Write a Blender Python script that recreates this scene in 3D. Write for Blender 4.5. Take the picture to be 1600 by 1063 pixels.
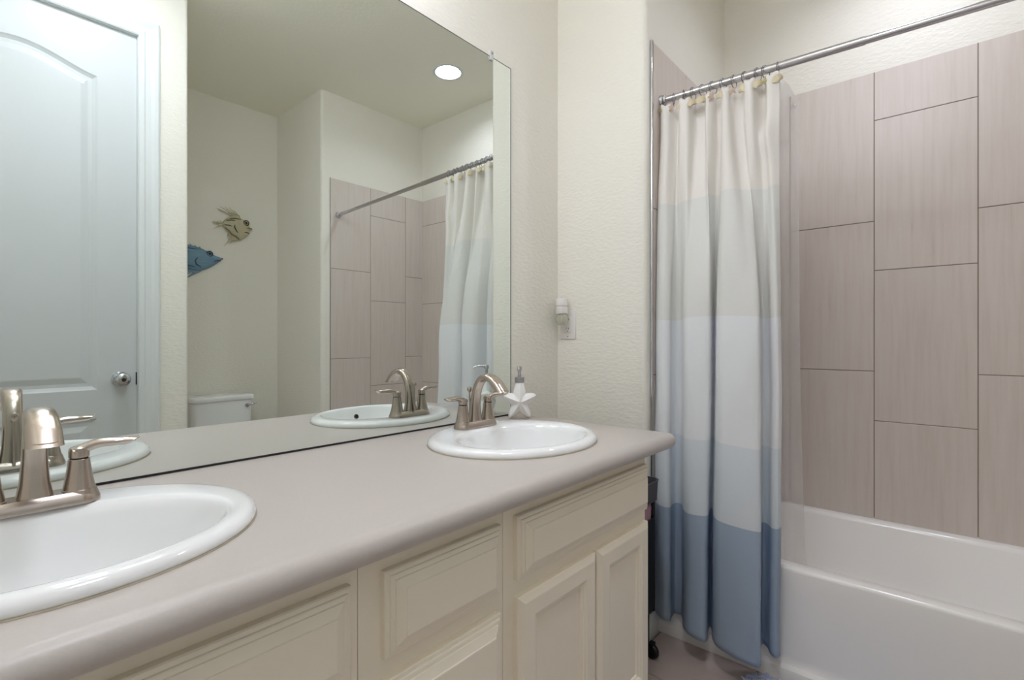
import bpy, bmesh, math, random
from mathutils import Vector, Matrix, noise
random.seed(7)
PI = math.pi
sc = bpy.context.scene
C = sc.collection
for _o in list(bpy.data.objects):
    bpy.data.objects.remove(_o)

# ------------------------------------------------------------------ camera, world, exposure
CAM = Vector((0.0, -1.2066, 1.080))
YAW = math.radians(41.173)            # from +X towards +Y
cd = bpy.data.cameras.new('camera'); cam = bpy.data.objects.new('camera', cd); C.objects.link(cam)
cam.location = CAM
cd.sensor_fit = 'HORIZONTAL'; cd.sensor_width = 36.0; cd.lens = 36.0 * 782.64 / 1600.0
cd.clip_start = 0.01; cd.clip_end = 50
cam.rotation_euler = (PI / 2 - math.radians(0.0), 0.0, YAW - PI / 2)
sc.camera = cam
sc.view_settings.view_transform = 'Standard'
sc.view_settings.look = 'None'
sc.view_settings.gamma = 1.0
sc.view_settings.use_curve_mapping = False
sc.view_settings.exposure = 0.10
sc.cycles.diffuse_bounces = 8
sc.cycles.max_bounces = 16
w = bpy.data.worlds.new('world'); sc.world = w; w.use_nodes = True
w.node_tree.nodes['Background'].inputs[0].default_value = (0.8, 0.85, 0.9, 1)
w.node_tree.nodes['Background'].inputs[1].default_value = 0.05

# lamp strengths (the lamps themselves are built further down)
VANITY_L = 20.0
TUB_L = 128.0
ROOM_L = 31.0

# ------------------------------------------------------------------ materials
def lin(c):
    c = c / 255.0
    return c / 12.92 if c <= 0.04045 else ((c + 0.055) / 1.055) ** 2.4
def rgb(r, g, b): return (lin(r), lin(g), lin(b), 1.0)

def mat(name, col, rough=0.5, metal=0.0, bump=None, var=None, coat=0.0, spec=0.5, trans=0.0, aniso=0.0, sss=0.0):
    """bump = (scale, strength, distance); var = (scale, amount, stretch)"""
    m = bpy.data.materials.new(name); m.use_nodes = True
    nt = m.node_tree; b = nt.nodes['Principled BSDF']
    b.inputs['Base Color'].default_value = col
    b.inputs['Roughness'].default_value = rough
    b.inputs['Metallic'].default_value = metal
    b.inputs['Specular IOR Level'].default_value = spec
    b.inputs['Coat Weight'].default_value = coat
    b.inputs['Coat Roughness'].default_value = 0.08
    if trans: b.inputs['Transmission Weight'].default_value = trans
    tc = nt.nodes.new('ShaderNodeTexCoord')
    if var:
        n = nt.nodes.new('ShaderNodeTexNoise'); n.inputs['Scale'].default_value = var[0]; n.inputs['Detail'].default_value = 4
        mp = nt.nodes.new('ShaderNodeMapping'); mp.inputs['Scale'].default_value = var[2] if len(var) > 2 else (1, 1, 1)
        nt.links.new(tc.outputs['Object'], mp.inputs[0]); nt.links.new(mp.outputs[0], n.inputs[0])
        mx = nt.nodes.new('ShaderNodeMix'); mx.data_type = 'RGBA'
        d = var[1]
        mx.inputs[6].default_value = (col[0] * (1 - d), col[1] * (1 - d), col[2] * (1 - d), 1)
        mx.inputs[7].default_value = (min(1, col[0] * (1 + d)), min(1, col[1] * (1 + d)), min(1, col[2] * (1 + d)), 1)
        nt.links.new(n.outputs[0], mx.inputs[0]); nt.links.new(mx.outputs[2], b.inputs['Base Color'])
    if bump:
        n2 = nt.nodes.new('ShaderNodeTexNoise'); n2.inputs['Scale'].default_value = bump[0]; n2.inputs['Detail'].default_value = 3
        if len(bump) > 3:
            mp2 = nt.nodes.new('ShaderNodeMapping'); mp2.inputs['Scale'].default_value = bump[3]
            nt.links.new(tc.outputs['Object'], mp2.inputs[0]); nt.links.new(mp2.outputs[0], n2.inputs[0])
        else:
            nt.links.new(tc.outputs['Object'], n2.inputs[0])
        bp = nt.nodes.new('ShaderNodeBump'); bp.inputs['Strength'].default_value = bump[1]; bp.inputs['Distance'].default_value = bump[2]
        nt.links.new(n2.outputs[0], bp.inputs['Height']); nt.links.new(bp.outputs[0], b.inputs['Normal'])
    return m

def emis(name, col, strength):
    m = bpy.data.materials.new(name); m.use_nodes = True
    nt = m.node_tree; nt.nodes.clear()
    e = nt.nodes.new('ShaderNodeEmission'); e.inputs[0].default_value = col; e.inputs[1].default_value = strength
    o = nt.nodes.new('ShaderNodeOutputMaterial'); nt.links.new(e.outputs[0], o.inputs[0])
    return m

M = {}
M['wall'] = mat('ivory_wall_paint', rgb(233, 230, 220), 0.65, bump=(48, 0.38, 0.006, (1, 1, 2.2)), spec=0.3)
M['ceiling'] = mat('ceiling_paint', rgb(242, 240, 226), 0.8, bump=(60, 0.3, 0.004), spec=0.2)
M['white_trim'] = mat('white_trim_paint', rgb(216, 220, 220), 0.35, spec=0.4)
M['door'] = mat('white_door_paint', rgb(203, 207, 208), 0.4, spec=0.4)
M['floor'] = mat('floor_tile', rgb(190, 174, 166), 0.35, var=(6, 0.06))
M['grout'] = mat('floor_grout', rgb(96, 86, 78), 0.9)
M['tgrout'] = mat('wall_grout', rgb(136, 124, 114), 0.9)
M['cab'] = mat('cream_cabinet_paint', rgb(247, 238, 220), 0.38, spec=0.4)
M['cabdark'] = mat('cabinet_interior', rgb(70, 62, 52), 0.8)
M['counter'] = mat('taupe_laminate', rgb(194, 186, 180), 0.36, var=(260, 0.05), spec=0.5)
M['porcelain'] = mat('white_porcelain', rgb(240, 241, 241), 0.08, coat=0.5)
M['caulk'] = mat('aged_caulk', rgb(170, 160, 140), 0.7, var=(25, 0.45))
M['tub'] = mat('tub_enamel', rgb(246, 244, 241), 0.16, coat=0.3)
M['nickel'] = mat('brushed_nickel', rgb(186, 174, 163), 0.24, 1.0, bump=(30, 0.08, 0.002, (1, 1, 30)))
M['chrome'] = mat('chrome', rgb(205, 206, 210), 0.12, 1.0)
M['steel'] = mat('satin_steel', rgb(205, 203, 206), 0.25, 1.0)
M['ring'] = mat('dark_steel_wire', rgb(120, 120, 126), 0.3, 1.0)
M['dark'] = mat('dark_gap', rgb(30, 28, 26), 0.7)
M['mirror'] = mat('mirror_silver', (0.83, 0.88, 0.85, 1), 0.0, 1.0)
M['mirror_edge'] = mat('mirror_edge', rgb(92, 98, 92), 0.3)
M['clear'] = mat('clear_plastic', rgb(245, 244, 240), 0.12, spec=0.6, trans=0.4)
M['ceramic'] = mat('starfish_ceramic', rgb(238, 236, 234), 0.5, bump=(160, 0.5, 0.002))
M['collar'] = mat('pump_grey', rgb(150, 148, 148), 0.4, 0.3)
M['plastic_white'] = mat('white_plastic', rgb(228, 224, 220), 0.4)
M['oil'] = mat('scented_oil', rgb(242, 244, 226), 0.1, trans=0.75)
M['plastic_dark'] = mat('dark_grey_plastic', rgb(74, 72, 78), 0.45)
M['black'] = mat('black_plastic', rgb(18, 18, 20), 0.5)
M['pink'] = mat('pink_towel', rgb(190, 150, 165), 0.9)
M['fish_tan'] = mat('tan_patina', rgb(192, 184, 156), 0.6, 0.1, var=(26, 0.25, (1, 1, 5)))
M['fish_tan_dark'] = mat('tan_patina_dark', rgb(96, 90, 70), 0.55, 0.2)
M['fish_blue'] = mat('blue_patina', rgb(112, 146, 168), 0.55, 0.1, var=(20, 0.28, (1, 1, 6)))
M['fish_blue_dark'] = mat('blue_patina_dark', rgb(52, 74, 98), 0.5, 0.2)
M['rust'] = mat('red_lip', rgb(120, 62, 56), 0.6)
M['shell'] = mat('shell_resin', rgb(216, 205, 176), 0.6)
M['shell_pink'] = mat('starfish_resin', rgb(206, 182, 164), 0.6)
M['shell_green'] = mat('pale_starfish_resin', rgb(186, 178, 138), 0.6)
M['mat_blue'] = mat('blue_pile', rgb(172, 180, 205), 0.95)
M['bulb'] = emis('vanity_globe_glow', (0.96, 0.985, 1.10, 1), VANITY_L)
M['tub_led'] = emis('downlight_glow', (0.945, 0.985, 1.14, 1), TUB_L)
M['room_led'] = emis('ceiling_lamp_glow', (0.945, 0.985, 1.14, 1), ROOM_L)

def tile_mat():
    m = bpy.data.materials.new('greige_wood_look_tile'); m.use_nodes = True
    nt = m.node_tree; b = nt.nodes['Principled BSDF']
    b.inputs['Roughness'].default_value = 0.32; b.inputs['Specular IOR Level'].default_value = 0.45
    tc = nt.nodes.new('ShaderNodeTexCoord')
    mp = nt.nodes.new('ShaderNodeMapping'); mp.inputs['Scale'].default_value = (16, 16, 0.9)
    n = nt.nodes.new('ShaderNodeTexNoise'); n.inputs['Scale'].default_value = 3.2; n.inputs['Detail'].default_value = 6; n.inputs['Roughness'].default_value = 0.65
    at = nt.nodes.new('ShaderNodeAttribute'); at.attribute_name = 'tile_shift'
    add = nt.nodes.new('ShaderNodeVectorMath'); add.operation = 'ADD'
    nt.links.new(tc.outputs['Object'], mp.inputs[0]); nt.links.new(mp.outputs[0], add.inputs[0]); nt.links.new(at.outputs['Vector'], add.inputs[1])
    nt.links.new(add.outputs[0], n.inputs[0])
    r = nt.nodes.new('ShaderNodeValToRGB')
    e = r.color_ramp.elements
    e[0].position = 0.24; e[0].color = rgb(193, 180, 170)
    e[1].position = 0.50; e[1].color = rgb(208, 198, 190)
    x = e.new(0.78); x.color = rgb(213, 204, 197)
    x = e.new(0.34); x.color = rgb(204, 193, 184)
    nt.links.new(n.outputs[0], r.inputs[0]); nt.links.new(r.outputs[0], b.inputs['Base Color'])
    return m
M['tile'] = tile_mat()

def curtain_mat():
    m = bpy.data.materials.new('banded_linen'); m.use_nodes = True
    nt = m.node_tree; b = nt.nodes['Principled BSDF']
    b.inputs['Roughness'].default_value = 0.9; b.inputs['Specular IOR Level'].default_value = 0.1
    tc = nt.nodes.new('ShaderNodeTexCoord'); sp = nt.nodes.new('ShaderNodeSeparateXYZ')
    nt.links.new(tc.outputs['UV'], sp.inputs[0])
    r = nt.nodes.new('ShaderNodeValToRGB'); r.color_ramp.interpolation = 'CONSTANT'
    e = r.color_ramp.elements
    H = 2.0
    e[0].position = 0.0; e[0].color = rgb(178, 194, 213)
    e[1].position = 0.492 / H; e[1].color = rgb(229, 235, 240)
    for z, c in ((.742, (241, 243, 245)), (1.150, (236, 236, 233)), (1.572, (244, 241, 236))):
        x = e.new(z / H); x.color = rgb(*c)
    nt.links.new(sp.outputs['Y'], r.inputs[0])
    nt.links.new(r.outputs[0], b.inputs['Base Color'])
    n = nt.nodes.new('ShaderNodeTexNoise'); n.inputs['Scale'].default_value = 45; n.inputs['Detail'].default_value = 3
    nt.links.new(tc.outputs['Object'], n.inputs[0])
    bp = nt.nodes.new('ShaderNodeBump'); bp.inputs['Strength'].default_value = 0.25; bp.inputs['Distance'].default_value = 0.004
    nt.links.new(n.outputs[0], bp.inputs['Height']); nt.links.new(bp.outputs[0], b.inputs['Normal'])
    t = nt.nodes.new('ShaderNodeBsdfTranslucent'); nt.links.new(r.outputs[0], t.inputs[0])
    mx = nt.nodes.new('ShaderNodeMixShader'); mx.inputs[0].default_value = 0.22
    o = nt.nodes['Material Output']
    nt.links.new(b.outputs[0], mx.inputs[1]); nt.links.new(t.outputs[0], mx.inputs[2]); nt.links.new(mx.outputs[0], o.inputs[0])
    return m
M['curtain'] = curtain_mat()

def liner_mat():
    m = bpy.data.materials.new('frosted_vinyl'); m.use_nodes = True
    nt = m.node_tree; nt.nodes.clear()
    o = nt.nodes.new('ShaderNodeOutputMaterial')
    tr = nt.nodes.new('ShaderNodeBsdfTransparent'); tr.inputs[0].default_value = (0.96, 0.96, 0.965, 1)
    d = nt.nodes.new('ShaderNodeBsdfPrincipled'); d.inputs['Base Color'].default_value = rgb(232, 229, 228); d.inputs['Roughness'].default_value = 0.3
    tl = nt.nodes.new('ShaderNodeBsdfTranslucent'); tl.inputs[0].default_value = rgb(235, 232, 232)
    m1 = nt.nodes.new('ShaderNodeMixShader'); m1.inputs[0].default_value = 0.4
    m2 = nt.nodes.new('ShaderNodeMixShader'); m2.inputs[0].default_value = 0.42
    nt.links.new(d.outputs[0], m1.inputs[1]); nt.links.new(tl.outputs[0], m1.inputs[2])
    nt.links.new(tr.outputs[0], m2.inputs[1]); nt.links.new(m1.outputs[0], m2.inputs[2]); nt.links.new(m2.outputs[0], o.inputs[0])
    return m
M['liner'] = liner_mat()

# ------------------------------------------------------------------ mesh helpers
def box(bm, x0, x1, y0, y1, z0, z1, mi=0, bev=0.0, seg=2):
    vs = [bm.verts.new(p) for p in ((x0, y0, z0), (x1, y0, z0), (x1, y1, z0), (x0, y1, z0), (x0, y0, z1), (x1, y0, z1), (x1, y1, z1), (x0, y1, z1))]
    fs = [bm.faces.new([vs[i] for i in q]) for q in ((0, 3, 2, 1), (4, 5, 6, 7), (0, 1, 5, 4), (1, 2, 6, 5), (2, 3, 7, 6), (3, 0, 4, 7))]
    for f in fs: f.material_index = mi
    if bev:
        es = list({e for f in fs for e in f.edges})
        bmesh.ops.bevel(bm, geom=es, offset=bev, segments=seg, profile=0.5, affect='EDGES')
    return fs

def loft(bm, rings, closed=True, cap0=True, cap1=True, mi=0, smooth=True):
    R = [[bm.verts.new(p) for p in r] for r in rings]
    n = len(R[0])
    for a, b in zip(R, R[1:]):
        for i in range(n if closed else n - 1):
            j = (i + 1) % n
            f = bm.faces.new((a[i], a[j], b[j], b[i])); f.material_index = mi; f.smooth = smooth
    if cap0:
        f = bm.faces.new(list(reversed(R[0]))); f.material_index = mi
    if cap1:
        f = bm.faces.new(R[-1]); f.material_index = mi
    return R

def lathe(bm, prof, cx=0, cy=0, seg=32, sx=1, sy=1, cap0=True, cap1=True, mi=0):
    return loft(bm, [[(cx + r * sx * math.cos(2 * PI * i / seg), cy + r * sy * math.sin(2 * PI * i / seg), z) for i in range(seg)] for r, z in prof], True, cap0, cap1, mi)

def tube(bm, pts, rad, seg=12, mi=0, caps=True, flat=None):
    """rad: number or list; flat: optional list of (rw, rh) with the given side axis"""
    pts = [Vector(p) for p in pts]
    rings = []
    up = None
    for i, p in enumerate(pts):
        t = (pts[min(i + 1, len(pts) - 1)] - pts[max(i - 1, 0)]).normalized()
        if up is None:
            up = Vector((0, 0, 1)) if abs(t.z) < 0.9 else Vector((1, 0, 0))
        side = t.cross(up).normalized(); up = side.cross(t).normalized()
        if flat: rw, rh = flat[i]
        else:
            r = rad[i] if isinstance(rad, (list, tuple)) else rad; rw = rh = r
        rings.append([p + side * rw * math.cos(2 * PI * k / seg) + up * rh * math.sin(2 * PI * k / seg) for k in range(seg)])
    return loft(bm, rings, True, caps, caps, mi)

def torus(bm, c, R, r, axis='Y', seg=24, rs=8, mi=0):
    c = Vector(c); rings = []
    for i in range(seg):
        a = 2 * PI * i / seg
        if axis == 'Y': d = Vector((math.cos(a), 0, math.sin(a))); n = Vector((0, 1, 0))
        elif axis == 'X': d = Vector((0, math.cos(a), math.sin(a))); n = Vector((1, 0, 0))
        else: d = Vector((math.cos(a), math.sin(a), 0)); n = Vector((0, 0, 1))
        rings.append([c + d * (R + r * math.cos(2 * PI * k / rs)) + n * r * math.sin(2 * PI * k / rs) for k in range(rs)])
    loft(bm, rings + [rings[0]], True, False, False, mi)
    bmesh.ops.remove_doubles(bm, verts=bm.verts, dist=1e-6)

def prism(bm, pts2, axis, a0, a1, mi=0, smooth=False):
    def P(p, a): return {'X': (a, p[0], p[1]), 'Y': (p[0], a, p[1]), 'Z': (p[0], p[1], a)}[axis]
    loft(bm, [[P(p, a0) for p in pts2], [P(p, a1) for p in pts2]], True, True, True, mi, smooth)

def catmull(pts, n):
    P = [Vector(p) for p in pts]; P = [2 * P[0] - P[1]] + P + [2 * P[-1] - P[-2]]
    out = []; segs = len(P) - 3
    for k in range(n):
        t = k / (n - 1) * segs; i = min(int(t), segs - 1); u = t - i
        a, b, c, d = P[i:i + 4]
        out.append(0.5 * ((2 * b) + (c - a) * u + (2 * a - 5 * b + 4 * c - d) * u * u + (3 * b - a - 3 * c + d) * u ** 3))
    return out

def obj(name, bm, mats, parent=None, smooth=None, loc=None):
    bmesh.ops.recalc_face_normals(bm, faces=bm.faces)
    me = bpy.data.meshes.new(name); bm.to_mesh(me); bm.free()
    if not isinstance(mats, (list, tuple)): mats = [mats]
    for m in mats: me.materials.append(m)
    o = bpy.data.objects.new(name, me); C.objects.link(o)
    if smooth is not None:
        me.polygons.foreach_set('use_smooth', [True] * len(me.polygons))
        me.set_sharp_from_angle(angle=math.radians(smooth))
    if parent is not None: o.parent = parent
    if loc: o.location = loc
    return o

def tag(o, label, cat, group=None):
    o['label'] = label; o['category'] = cat
    if group: o['group'] = group
    return o
def thing(name, label, cat, loc=(0, 0, 0), rotz=0.0, group=None):
    o = bpy.data.objects.new(name, None); C.objects.link(o); o.location = loc; o.rotation_euler = (0, 0, rotz)
    o.empty_display_size = 0.05
    return tag(o, label, cat, group)
def struct(name, bm, mats, parent=None, smooth=None):
    o = obj(name, bm, mats, parent, smooth)
    if parent is None: o['kind'] = 'structure'
    return o
def B(*a, **k):
    bm = bmesh.new(); box(bm, *a, **k); return bm

# ------------------------------------------------------------------ room dimensions
XL = -0.26            # wall at the near end of the vanity
XW = 1.672            # face of the wing wall
YW = -0.3825          # tub end wall, near
YF = -1.928           # tub end wall, far
XB = 2.511            # tub back wall
XF = 1.788            # tub apron
YD = -1.527           # wall with the door
YN = -2.583           # toilet nook back wall
XN = 0.782            # toilet nook side wall
XP = 1.665            # partition face
ZC = 2.744
ZT = 2.169            # top of wall tile
CT = 0.806            # counter top
WY = 0.006            # plaster behind the mirror

def rounded_block(x0, y0, x1, y1, z0, z1, corner, r=0.02):
    """box in plan with one bull-nosed corner: corner 'x0y0' or 'x0y1'"""
    pts = []
    if corner == 'x0y0':
        pts = [(x1, y0), (x1, y1), (x0, y1)] + [(x0 + r - r * math.cos(a), y0 + r - r * math.sin(a)) for a in [PI / 2 * k / 8 for k in range(9)]]
    elif corner == 'x0y1':
        pts = [(x1, y1), (x1, y0), (x0, y0)] + [(x0 + r - r * math.cos(a), y1 - r + r * math.sin(a)) for a in [PI / 2 * k / 8 for k in range(9)]]
    else:
        pts = [(x0, y1), (x0, y0), (x1, y0)] + [(x1 - r + r * math.cos(a), y1 - r + r * math.sin(a)) for a in [PI / 2 * k / 8 for k in range(9)]]
    bm = bmesh.new(); prism(bm, pts, 'Z', z0, z1); return bm

T = 0.12
struct('wall_mirror', B(XL - T, XW, WY, WY + T, 0, ZC), M['wall'])
struct('wall_wing', rounded_block(XW, YW, XB + T, WY + T, 0, ZC, 'x0y0'), M['wall'], smooth=40)
struct('wall_tub', B(XB, XB + T, YN - T, YW, 0, ZC), M['wall'])
struct('wall_partition', rounded_block(XP, YN - T, XB, YF, 0, ZC, 'x0y1'), M['wall'], smooth=40)
struct('wall_nook', B(XN - T, XP, YN - T, YN, 0, ZC), M['wall'])
struct('wall_nook_side', rounded_block(XN - T, YN, XN, YD, 0, ZC, 'x1y1', 0.015), M['wall'], smooth=40)
struct('wall_left', B(XL - T, XL, YD - T, WY, 0, ZC), M['wall'])
DX0, DX1, DZ = -0.177, 0.583, 2.437
bm = bmesh.new()
box(bm, XL, DX0 - 0.004, YD - T, YD, 0, ZC)
box(bm, DX0 - 0.004, DX1 + 0.004, YD - T, YD, DZ + 0.004, ZC)
box(bm, DX1 + 0.004, XN - T, YD - T, YD, 0, ZC)
struct('wall_door', bm, M['wall'])
LX, LY = 2.080, -1.140      # recessed light over the tub
bm = bmesh.new()
co = [bm.verts.new(p) for p in ((XL - T, YN - T, ZC), (XB + T, YN - T, ZC), (XB + T, WY + T, ZC), (XL - T, WY + T, ZC))]
ho = [bm.verts.new((LX + 0.079 * math.cos(2 * PI * k / 48), LY + 0.079 * math.sin(2 * PI * k / 48), ZC)) for k in range(48)]
ee = [bm.edges.new((a[i], a[(i + 1) % len(a)])) for a in (co, ho) for i in range(len(a))]
bmesh.ops.triangle_fill(bm, use_beauty=True, use_dissolve=False, edges=ee, normal=(0, 0, -1))
cu_ = [bm.verts.new((v.co.x, v.co.y, ZC + 0.1)) for v in co]
for i in range(4): bm.faces.new((co[i], co[(i + 1) % 4], cu_[(i + 1) % 4], cu_[i]))
bm.faces.new(cu_)
hu = [bm.verts.new((v.co.x, v.co.y, ZC + 0.06)) for v in ho]
for i in range(48): bm.faces.new((ho[i], ho[(i + 1) % 48], hu[(i + 1) % 48], hu[i]))
struct('ceiling', bm, M['ceiling'])

# floor: tiles with grout gaps, one mesh
bm = bmesh.new()
box(bm, XL - T, XB + T, YN - T, WY + T, -0.10, -0.004, 1)
TS = 0.333; g = 0.0022
xs = [1.513 + TS * k for k in range(-6, 5)]; ys = [-0.40 + TS * k for k in range(-8, 3)]
for x in xs:
    for y in ys:
        x0, x1, y0, y1 = max(x + g, XL - T), min(x + TS - g, XB + T), max(y + g, YN - T), min(y + TS - g, WY + T)
        if x1 - x0 > 0.01 and y1 - y0 > 0.01: box(bm, x0, x1, y0, y1, -0.006, 0.0, 0)
struct('floor', bm, [M['floor'], M['grout']])

# ------------------------------------------------------------------ wall tile (12 x 24, running bond, stood upright)
def tile_panel(name, axis, const, out, cols, z0):
    """cols: list of (a0, a1, [joint heights]); out = +1/-1 direction the face looks along the axis"""
    bm = bmesh.new(); ga = 0.0016; th = 0.008
    lay = bm.verts.layers.float_vector.new('tile_shift')
    lo = min(c[0] for c in cols); hi = max(c[1] for c in cols)
    def bx(a0, a1, zz0, zz1, d0, d1, mi, sh=None, bev=0):
        lo_d, hi_d = sorted((const + out * d0, const + out * d1))
        n0 = len(bm.verts)
        if axis == 'X': box(bm, lo_d, hi_d, a0, a1, zz0, zz1, mi, bev, 1)
        else: box(bm, a0, a1, lo_d, hi_d, zz0, zz1, mi, bev, 1)
        if sh:
            bm.verts.ensure_lookup_table()
            for v in bm.verts:
                if v[lay].length < 1e-6: v[lay] = sh
    bx(lo, hi, z0, ZT, 0.0, th - 0.0015, 1, Vector((0.001, 0, 0)))
    for a0, a1, js in cols:
        zz = [z0] + [j for j in js if z0 + .01 < j < ZT - .01] + [ZT]
        for b0, b1 in zip(zz, zz[1:]):
            bx(a0 + (ga if a0 > lo + 1e-4 else 0), a1 - (ga if a1 < hi - 1e-4 else 0), b0 + ga, b1 - (ga if b1 < ZT - 1e-4 else 0), 0.0005, th, 0,
               Vector((random.uniform(2, 90), random.uniform(2, 90), random.uniform(2, 90))), 0.0008)
    return struct(name, bm, [M['tile'], M['tgrout']])
HA = [0.953, 1.563]; HB = [0.752, 1.362, 1.972]
tz = 0.351
tile_panel('wall_tile_back', 'X', XB, -1, [(-0.668, YW, HB), (-0.974, -0.668, HA), (-1.284, -0.974, HB), (-1.592, -1.284, HA), (YF, -1.592, HB)], tz)
tile_panel('wall_tile_far', 'Y', YF, 1, [(1.728, 2.035, HA), (2.035, 2.340, HB), (2.340, XB - 0.008, HA)], tz)
tile_panel('wall_tile_near', 'Y', YW, -1, [(1.716, 2.019, HA), (2.019, 2.326, HB), (2.326, XB - 0.008, HA)], tz)
# metal edge strip on the near tile edge
bm = bmesh.new()
box(bm, 1.704, 1.7155, YW - 0.010, YW, tz, ZT + 0.004, 0, 0.002)
struct('trim_1', bm, M['chrome'], smooth=40)
bm = bmesh.new()
box(bm, 1.7245, 1.7275, YF, YF + 0.009, tz, ZT + 0.002, 0)
struct('trim_2', bm, M['steel'])

# baseboards
def baseboard(name, pts, h=0.083, t=0.012):
    """pts: plan polyline at the wall; material thickness to the given side list"""
    bm = bmesh.new()
    for (x0, x1, y0, y1) in pts:
        box(bm, x0, x1, y0, y1, 0, h, 0, 0.003)
    return struct(name, bm, M['white_trim'], smooth=40)
baseboard('baseboard_wing', [(XW - 0.013, XW, YW - 0.013, WY), (XW - 0.013, 1.752, YW - 0.013, YW)])
baseboard('baseboard_nook', [(XN, XP, YN, YN + 0.013)])
baseboard('baseboard_partition', [(XP - 0.013, XP, YN + 0.013, YF), (XP - 0.013, 1.752, YF, YF + 0.013)])
baseboard('baseboard_door', [(0.665, XN, YD, YD + 0.013)])

# ------------------------------------------------------------------ door with arched upper panel
def inset_poly(pts, d):
    n = len(pts); out = []
    for i in range(n):
        p0, p1, p2 = Vector(pts[i - 1]), Vector(pts[i]), Vector(pts[(i + 1) % n])
        e1 = (p1 - p0).normalized(); e2 = (p2 - p1).normalized()
        n1 = Vector((-e1.y, e1.x)); n2 = Vector((-e2.y, e2.x))
        m = (n1 + n2); m = m / max(0.3, m.dot(n1))
        out.append(p1 + m * d)
    return out
def panel_loft(bm, outline, prof, place, mi=0, cap=True):
    """outline counter-clockwise 2-D, prof list of (inset, depth), place(p2, depth) -> 3-D"""
    rings = []
    for ins, dep in prof:
        q = inset_poly(outline, ins) if ins else [Vector(p) for p in outline]
        rings.append([place(p, dep) for p in q])
    return loft(bm, rings, True, False, cap, mi, False)

dcx = (DX0 + DX1) / 2; pw = 0.242
def arch_outline():
    pts = [(dcx - pw, 0.867), (dcx + pw, 0.867), (dcx + pw, 2.208)]
    for k in range(1, 16):
        t = k / 16; x = dcx + pw - 2 * pw * t
        s = math.sin(PI * t)
        pts.append((x, 2.208 + 0.062 * s ** 1.5))
    pts.append((dcx - pw, 2.208)); return pts
low = [(dcx - pw, 0.235), (dcx + pw, 0.235), (dcx + pw, 0.745), (dcx - pw, 0.745)]
bm = bmesh.new()
yd = YD - 0.012       # door face
place = lambda p, d: (p[0], yd + d, p[1])
prof = [(0, 0), (0.006, -0.004), (0.016, -0.009), (0.030, -0.009), (0.052, -0.003), (0.056, -0.0025)]
ra = panel_loft(bm, arch_outline(), prof, place); rb = panel_loft(bm, low, prof, place)
outer = [bm.verts.new(place(p, 0)) for p in ((DX0, 0.012), (DX1, 0.012), (DX1, DZ), (DX0, DZ))]
eo = [bm.edges.new((outer[i], outer[(i + 1) % 4])) for i in range(4)]
ei = []
for R in (ra[0], rb[0]):
    for i in range(len(R)):
        ei.append(bm.edges.get((R[i], R[(i + 1) % len(R)])))
bmesh.ops.triangle_fill(bm, use_beauty=True, use_dissolve=False, edges=eo + ei, normal=(0, 1, 0))
back = [bm.verts.new(place(p, -0.035)) for p in ((DX0, 0.012), (DX1, 0.012), (DX1, DZ), (DX0, DZ))]
for i in range(4): bm.faces.new((outer[i], outer[(i + 1) % 4], back[(i + 1) % 4], back[i]))
bm.faces.new(back)
door = struct('door_1', bm, M['door'])
# knob: rose, neck, knob with key cylinder
bm = bmesh.new()
prof = [(0.033, 0), (0.033, 0.004), (0.028, 0.010), (0.014, 0.013), (0.012, 0.026), (0.018, 0.032), (0.027, 0.040), (0.029, 0.050), (0.026, 0.059), (0.018, 0.063), (0.010, 0.064)]
lathe(bm, prof, seg=32)
bmesh.ops.transform(bm, matrix=Matrix.Translation((0.524, yd, 0.908)) @ Matrix.Rotation(-PI / 2, 4, 'X'), verts=bm.verts)
kn = obj('door_knob', bm, M['chrome'], door, smooth=35)
bm = bmesh.new(); lathe(bm, [(0.008, 0.0), (0.008, 0.003), (0.006, 0.0035)], seg=16)
bmesh.ops.transform(bm, matrix=Matrix.Translation((0.524, yd + 0.064, 0.908)) @ Matrix.Rotation(-PI / 2, 4, 'X'), verts=bm.verts)
obj('privacy_button', bm, M['dark'], kn, smooth=35)
obj('latch_plate', B(DX1 - 0.004, DX1 + 0.0035, yd - 0.030, yd + 0.001, 0.880, 0.936), M['dark'], door)
# casing (side legs and head) with moulded profile
def casing_prof(): return [(0, 0), (0, 0.010), (0.006, 0.014), (0.020, 0.015), (0.026, 0.012), (0.045, 0.013), (0.060, 0.017), (0.072, 0.018), (0.078, 0.016), (0.079, 0)]
bm = bmesh.new()
loop = [(DX0 - 0.002, 0.0), (DX0 - 0.002, DZ + 0.003), (DX1 + 0.002, DZ + 0.003), (DX1 + 0.002, 0.0)]
rings = []
cp = casing_prof()
for k, (x, z) in enumerate(loop):
    sx = -1 if k < 2 else 1; sz = 1 if k in (1, 2) else 0
    rings.append([(max(x + sx * a, XL + 0.001), YD + d, z + sz * a) for a, d in cp])
loft(bm, rings, True, True, True, 0, False)
struct('trim_3', bm, M['white_trim'])
bm = bmesh.new()   # jamb
for x0, x1, z0, z1 in ((DX0 - 0.004, DX0 - 0.0005, 0, DZ + 0.003), (DX1 + 0.0005, DX1 + 0.004, 0, DZ + 0.003), (DX0, DX1, DZ + 0.0005, DZ + 0.004)):
    box(bm, x0, x1, YD - T, YD, z0, z1)
box(bm, DX0, DX1, YD - T, yd - 0.036, 0, DZ)
struct('trim_4', bm, M['white_trim'])

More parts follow.
